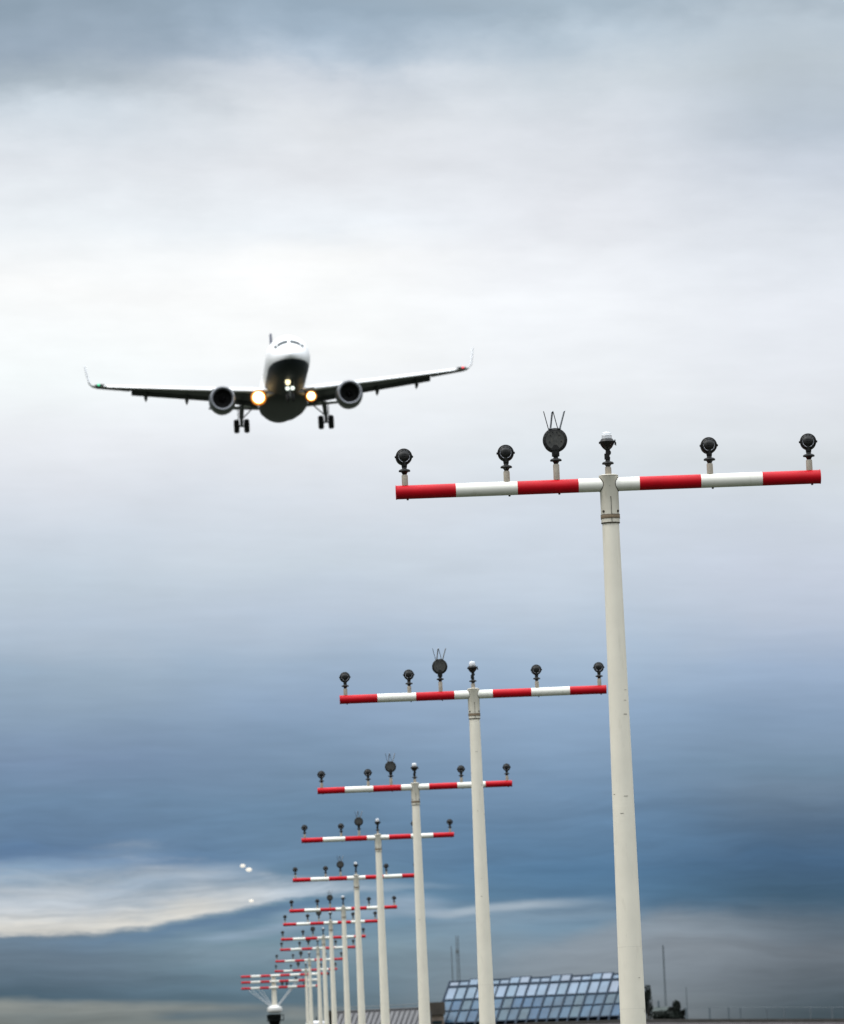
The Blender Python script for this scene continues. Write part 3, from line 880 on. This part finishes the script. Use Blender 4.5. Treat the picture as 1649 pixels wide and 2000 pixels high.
# ------------------------------------------------------------------ pale lights far away in the sky
LG = mat('warm_lamp_glow', (.1, .09, .08), .6, emis=(1.0, .94, .82), estr=.97)
for (px, py, rx, rz, lb) in ((474.3, 1691, .46, .30, 'pale glowing oval light, upper left of the close pair in the sky'),
                             (486.3, 1698.5, .54, .34, 'pale glowing oval light, lower right of the close pair in the sky'),
                             (491, 1759.5, .42, .26, 'single pale light in front of the bright cloud, below the close pair')):
    b = MB(); b.lathe([(rz * math.cos(q) * 1.0001, rz * math.sin(q)) for q in [R(-88 + 176 * k / 12) for k in range(13)]], None, 24, ex=rx / rz, ey=1)
    o = b.build('distant_light', LG); o.location = at(px, py, 900)
    tag(o, lb, 'light', 'pale lights far off in the sky')

# ------------------------------------------------------------------ glass roofed building
BETA = R(24)
EX = Vector((math.cos(BETA), -math.sin(BETA), 0)); EY = Vector((math.sin(BETA), math.cos(BETA), 0)); EZ = Vector((0, 0, 1))
Zb = 500.0
tl = at(880, 1916.5, Zb)
B = empty('glass_roofed_hall', frame(Vector((tl.x, tl.y, 0)), EX, EY, EZ), 'long hall with a sloping blue glass roof in dark frames', 'building')
HT = tl.z; NP = 18; PWD = 1.065; W = NP * PWD
FR = mat('dark_blue_frame', (.02, .032, .05), .7, spec=.15)
IN = mat('dim_interior_wall', (.012, .018, .026), .9, spec=.1)
GL = [mat('sky_reflection_glass', c_, .22, var=.16, vscale=.6, spec=.5) for c_ in ((.13, .185, .255), (.11, .17, .24), (.15, .19, .25), (.095, .155, .215))]  # pane colours, here and in the blue set, have the sky's reflection painted in
GD = [mat('blue_sky_reflection_glass', c_, .22, var=.25, vscale=.6, spec=.35) for c_ in ((.018, .062, .12), (.03, .075, .125), (.04, .08, .11), (.028, .068, .11))]
HB = HT - .2
b = MB(); b.add([(0, .35, HT - .35), (W, .35, HT - .35), (W, .35 - HB, .1), (0, .35 - HB, .1), (0, 2, HT - 1.5), (W, 2, HT - 1.5), (W, 2, 0), (0, 2, 0)],
                [(0, 3, 2, 1), (0, 1, 5, 4), (4, 5, 6, 7), (0, 4, 7, 3), (1, 2, 6, 5), (3, 7, 6, 2)])
b.build('wall', IN, B)
SL = frame(Vector((0, 0, HT)), Vector((1, 0, 0)), Vector((0, -.7071, -.7071)), Vector((0, -.7071, .7071)))   # x along, y down slope, z outward
rows = [.10, .82, 2.62, 4.10, 5.75]
for r in range(4):
    for k in range(NP):
        if r == 0 and k % 4 in (2, 3): continue
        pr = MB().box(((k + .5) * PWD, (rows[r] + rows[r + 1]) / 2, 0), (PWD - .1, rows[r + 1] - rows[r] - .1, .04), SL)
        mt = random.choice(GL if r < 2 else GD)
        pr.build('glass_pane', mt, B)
for k in range(NP + 1):
    wd = .20 if k % 2 == 0 else .13
    MB().box((k * PWD, 3.5, .03), (wd, 6.9, .12), SL).build('mullion', FR, B)
for yy, hh in ((rows[0], .1), (rows[1], .24), (rows[2], .17), (rows[3], .09), (rows[4], .12)):
    MB().box((W / 2, yy, .02), (W + .1, hh, .16), SL).build('transom', FR, B)
for k0 in range(2, NP - 1, 4):                      # raised roof vents
    b = MB(); b.box(((k0 + 1) * PWD, .37, .08), (2 * PWD + .12, .95, .07), SL); b.box(((k0) * PWD, .40, .02), (.09, .9, .16), SL); b.box(((k0 + 2) * PWD, .40, .02), (.09, .9, .16), SL)
    vnt = b.build('roof_vent', FR, B)
    for q in (0, 1):
        MB().box(((k0 + .5 + q) * PWD, .40, .12), (PWD - .2, .72, .04), SL).build('glass_pane', GL[q + 1], vnt)

# small dark stair block and long grey shed left of it
ZB2 = 492.0
p0 = at(839, 1958, ZB2); p1 = at(866, 1957, ZB2)
BR1 = mat('dark_brown_cladding', (.05, .04, .03), .7, var=.3, vscale=1); BR2 = mat('pale_brown_render', (.22, .17, .13), .8, var=.3, vscale=1.2)
wd = (p1 - p0).length
B2 = empty('stair_block', frame(Vector((p0.x, p0.y, 0)), Vector((1, 0, 0)), Vector((0, 1, 0)), EZ), 'small flat roofed brown block between the grey shed and the glass hall', 'building')
b = MB(); b.box((wd / 2, 2, p0.z / 2 - .6), (wd, 3.6, p0.z - 1.2)); b.build('wall', BR2, B2)
b = MB(); b.box((wd / 2, 2, p0.z - .6), (wd + .3, 4.0, 1.2)); b.build('roof', BR1, B2)
for zz in (1.0, 2.05, 3.0):
    b = MB(); b.box((wd / 2, .12, p0.z - zz - .9), (wd * .7, .12, .3)); b.build('window', WIN, B2)

ZB3 = 480.0
q0 = at(640, 1977.5, ZB3); q1 = at(838, 1970, ZB3)
SHED = mat('grey_sheet_roof', (.085, .085, .092), .5, var=.15, vscale=.8); RIB = mat('dark_roof_rib', (.03, .03, .033), .6)
L3 = (q1 - q0).length
ang = 0
B3 = empty('grey_roofed_shed', frame(Vector((q0.x, q0.y, 0)), EX, EY, EZ), 'long low shed with a ribbed grey metal roof behind the row of poles', 'building')
Hs = q0.z; Ls = L3 / math.cos(BETA)
b = MB(); b.add([(0, 0, Hs), (Ls, 0, Hs + .02), (Ls, -2.4, Hs - 2.4), (0, -2.4, Hs - 2.4), (0, .5, Hs - .4), (Ls, .5, Hs - .4), (0, .5, 0), (Ls, .5, 0), (0, -2.4, 0), (Ls, -2.4, 0)],
                [(0, 3, 2, 1), (0, 1, 5, 4), (4, 5, 7, 6), (3, 8, 9, 2), (0, 4, 6, 8, 3), (1, 2, 9, 7, 5), (6, 7, 9, 8)])
b.build('wall', SHED, B3)
b = MB()
SL3 = frame(Vector((0, 0, Hs)), Vector((1, 0, 0)), Vector((0, -.7071, -.7071)), Vector((0, -.7071, .7071)))
k = .2
while k < Ls: b.box((k, 1.7, .04), (.10, 3.4, .1), SL3, 1); k += .52
b.box((Ls / 2, .03, .08), (Ls, .14, .1), SL3, 1)
b.build('roof', [SHED, RIB], B3)
b = MB(); b.rod((0, .2, Hs + .38), (Ls, .2, Hs + .40), .03)
k = .5
while k < Ls: b.rod((k, .2, Hs - .1), (k, .2, Hs + .38), .02, seg=6); k += 2.4
b.build('railing', GEAR, B3)

# ------------------------------------------------------------------ low wall, glass fence
CONC = mat('pale_concrete', (.30, .265, .27), .85, var=.12, vscale=1.5); CAPM = mat('dark_cap', (.06, .055, .05), .8, var=.2, vscale=2)
Zw = 330.0
pts = [at(850, 2010, Zw), at(1040, 1996.5, Zw), at(1240, 1990.5, Zw), at(1460, 1990, Zw), at(1720, 1989.5, Zw)]
o0 = Vector((pts[0].x, pts[0].y, 0))
PW0 = empty('parapet_wall', Matrix.Translation(o0), 'low pale concrete wall with a dark cap along the bottom right edge', 'wall')
for nm, zt, zb_, th_, mt in (('wall_face', -.14, None, .15, CONC), ('cap', 0, -.138, .22, CAPM)):
    b = MB(); rings = []
    for p in pts:
        q = p - o0; hi = q.z + zt; lo = 0 if zb_ is None else q.z + zb_
        rings.append([Vector((q.x, q.y - th_, lo)), Vector((q.x, q.y + th_, lo)), Vector((q.x, q.y + th_, hi)), Vector((q.x, q.y - th_, hi))])
    b.loft(rings, 0, False); b.build(nm, mt, PW0)

Zf = 420.0
f0 = at(1340, 1995, Zf); of = Vector((f0.x, f0.y, 0))
FN = empty('slender_fence', Matrix.Translation(of), 'faint pale fence of slender posts and a thin rail above the low wall', 'fence')
PST = mat('pale_post', (.10, .125, .145), .7)
for px in (1340, 1386, 1423, 1446, 1497, 1531, 1583, 1625, 1668):
    t0 = at(px, 1967.5 - (px - 1450) * .001, Zf) - of
    b = MB(); b.box((t0.x, t0.y, t0.z / 2), (.14, .1, t0.z)); b.build('post', PST, FN)
a0 = at(1335, 1967.5, Zf) - of; a1 = at(1680, 1967.2, Zf) - of
b = MB(); b.rod(a0, a1, .02, seg=6); b.build('rail', mat('dull_rail', (.14, .17, .19), .6), FN)

# ------------------------------------------------------------------ aerial masts
AER = mat('grey_lattice_steel', (.13, .155, .17), .7, spec=.2)
for (x0, y0, x1, y1, r0, r1, lb, bul) in (
        (896, 1935, 891, 1827, .24, .18, 'thick grey aerial mast rising behind the left end of the glass hall', 1858),
        (886, 1935, 883, 1848, .07, .04, 'thin faint aerial close beside the thick grey mast', None),
        (1302, 1990, 1297, 1846, .17, .06, 'tall thin grey aerial standing right of the biggest pole', None),
        (1342, 1990, 1338, 1928, .10, .03, 'short thin aerial right of the dark bushes', None)):
    Z_ = 640.0
    a, c_ = at(x0, y0, Z_), at(x1, y1, Z_)
    a = a + (a - c_) * (a.z / (c_.z - a.z)); c_.x = a.x; c_.y = a.y
    M_ = Matrix.Translation(Vector((a.x, a.y, 0)))
    rt = empty('aerial_mast', M_, lb, 'aerial', None)
    H_ = c_.z
    b = MB()
    for q in range(3):
        an = math.tau * q / 3
        b.rod((r0 * math.cos(an), r0 * math.sin(an), 0), (r1 * math.cos(an), r1 * math.sin(an), H_), (.08 if r0 > .2 else .05) if r0 > .12 else .035, .05 if r0 > .1 else .03, 6)
    z = 0
    while z < H_ - .6:
        f = z / H_; rr = r0 * (1 - f) + r1 * f
        for q in range(3):
            a1_, a2_ = math.tau * q / 3, math.tau * (q + 1) / 3
            b.rod((rr * math.cos(a1_), rr * math.sin(a1_), z), (rr * math.cos(a2_), rr * math.sin(a2_), z + .5), .018, seg=5)
        z += .5
    b.build('lattice', AER, rt)
    if bul:
        zb_ = at(x1, bul, Z_).z
        b = MB(); b.lathe([(.1, zb_ - .25), (.22, zb_ - .2), (.22, zb_ + .2), (.1, zb_ + .25)], None, 12); b.build('antenna_drum', AER, rt)

# ------------------------------------------------------------------ bushes and low hut right of the nearest pole
LEAF = mat('dark_leaves', (.008, .015, .010), .8, var=.5, vscale=2); TRK = mat('bark', (.06, .045, .03), .9)


def bush(px, ytop, ybot, wpx, Z_, lb, n=900, nm='bush'):
    s2 = F_PX / Z_; t0 = at(px, ytop, Z_); b0 = at(px, ybot, Z_)
    rt = empty(nm, Matrix.Translation(Vector((t0.x, t0.y, 0))), lb, 'bush')
    rw = wpx / s2 / 2; h0 = b0.z; h1 = t0.z
    b = MB(); b.rod((0, 0, 0), (.05, 0, h0 + (h1 - h0) * .6), .12, .04, 8)
    for k in range(4):
        a = k * 1.7; b.rod((0, 0, h0 * .8), (rw * .6 * math.cos(a), rw * .6 * math.sin(a), h0 + (h1 - h0) * .5), .05, .015, 6)
    b.build('trunk', TRK, rt)
    b = MB(); rnd = random.Random(int(px)); cl = [(rnd.uniform(-.6, .6), rnd.uniform(-.6, .6), rnd.uniform(.15, .85), rnd.uniform(.25, .5)) for _ in range(9)]
    for _ in range(n):
        cx, cy, cz, cr_ = rnd.choice(cl)
        d = Vector((rnd.gauss(0, 1), rnd.gauss(0, 1), rnd.gauss(0, 1))).normalized() * cr_ * rnd.uniform(.6, 1.05)
        p = Vector(((cx * .8 + d.x) * rw, (cy * .8 + d.y) * rw, h0 + (cz + d.z * .55) * (h1 - h0)))
        M_ = Matrix.Translation(p) @ Matrix.Rotation(rnd.uniform(0, 6.3), 4, (rnd.random(), rnd.random(), rnd.random() + .01))
        sz = rnd.uniform(.09, .19)
        b.add([(-sz, 0, 0), (0, -sz * .5, .02), (sz, 0, 0), (0, sz * .5, .02)], [(0, 1, 2, 3)], 0, False, M_)
    o = b.build('foliage', LEAF, rt)


bush(1262, 1918, 1994, 34, 600, 'tall dark shrub half hidden behind the biggest pole', 1500)
bush(1317, 1957, 1996, 33, 590, 'round dark bush right of the low hut', 2600)
bush(1333, 1972, 1997, 15, 590, 'small low bush at the right end of the dark clump', 900)
bush(1290, 1972, 1999, 62, 585, 'wide low hedge in front of the low hut', 3000, 'hedge')
h0 = at(1274, 1967, 595); h1 = at(1312, 1966, 595)
rt = empty('hut', Matrix.Translation(Vector((h0.x, h0.y, 0))), 'low hut with a grey green roof between the dark bushes', 'hut')
ww = (h1 - h0).length
b = MB(); b.box((ww / 2, 1.5, h0.z / 2 - .25), (ww - .3, 2.6, h0.z - .5)); b.build('wall', mat('hut_wall', (.02, .026, .022), .8, var=.2), rt)
b = MB(); b.add([(0, 0, h0.z - .5), (ww, 0, h0.z - .5), (ww, 3, h0.z - .5), (0, 3, h0.z - .5), (.3, 1.5, h0.z), (ww - .3, 1.5, h0.z)], [(0, 1, 5, 4), (2, 3, 4, 5), (0, 4, 3), (1, 2, 5), (0, 3, 2, 1)])
b.build('roof', mat('hut_roof', (.03, .042, .038), .8, var=.15), rt)
b = MB(); b.box((ww * .36, 1.4, h0.z + .3), (.22, .22, .8)); b.build('flue', mat('flue_metal', (.08, .11, .13), .6), rt)

# ------------------------------------------------------------------ white cabin at the foot of the far poles
c0 = at(617, 1994, 372)
rt = empty('equipment_cabin', Matrix.Translation(Vector((c0.x, c0.y, 0))), 'white topped cabin at the bottom edge between the far poles', 'cabin')
b = MB(); b.lathe([(.5, c0.z - .5), (.72, c0.z - .4), (.74, c0.z - .12), (.5, c0.z - .02), (.05, c0.z)], None, 24, ey=.7); b.build('roof', mat('cabin_white', (.85, .85, .86), .5), rt)
b = MB(); b.box((0, 0, (c0.z - .5) / 2), (1.2, .8, c0.z - .5)); b.build('wall', DARK, rt)
for (dx, hh, rr) in ((-.25, .22, .06), (.05, .3, .05), (.42, .55, .08)):
    b = MB(); b.rod((dx, 0, c0.z - .1), (dx, 0, c0.z + hh), rr, rr * .7, 8); b.build('roof_fitting', DARK, rt)
c1 = at(645, 1974, 372)
rt = MB().lathe([(.10, -c1.z), (.10, -.5), (.17, -.4), (.17, 0), (.12, .02)], None, 12).build('signal_post', DARK); rt.location = c1
tag(rt, 'short dark post between the far poles right of the white cabin', 'post')
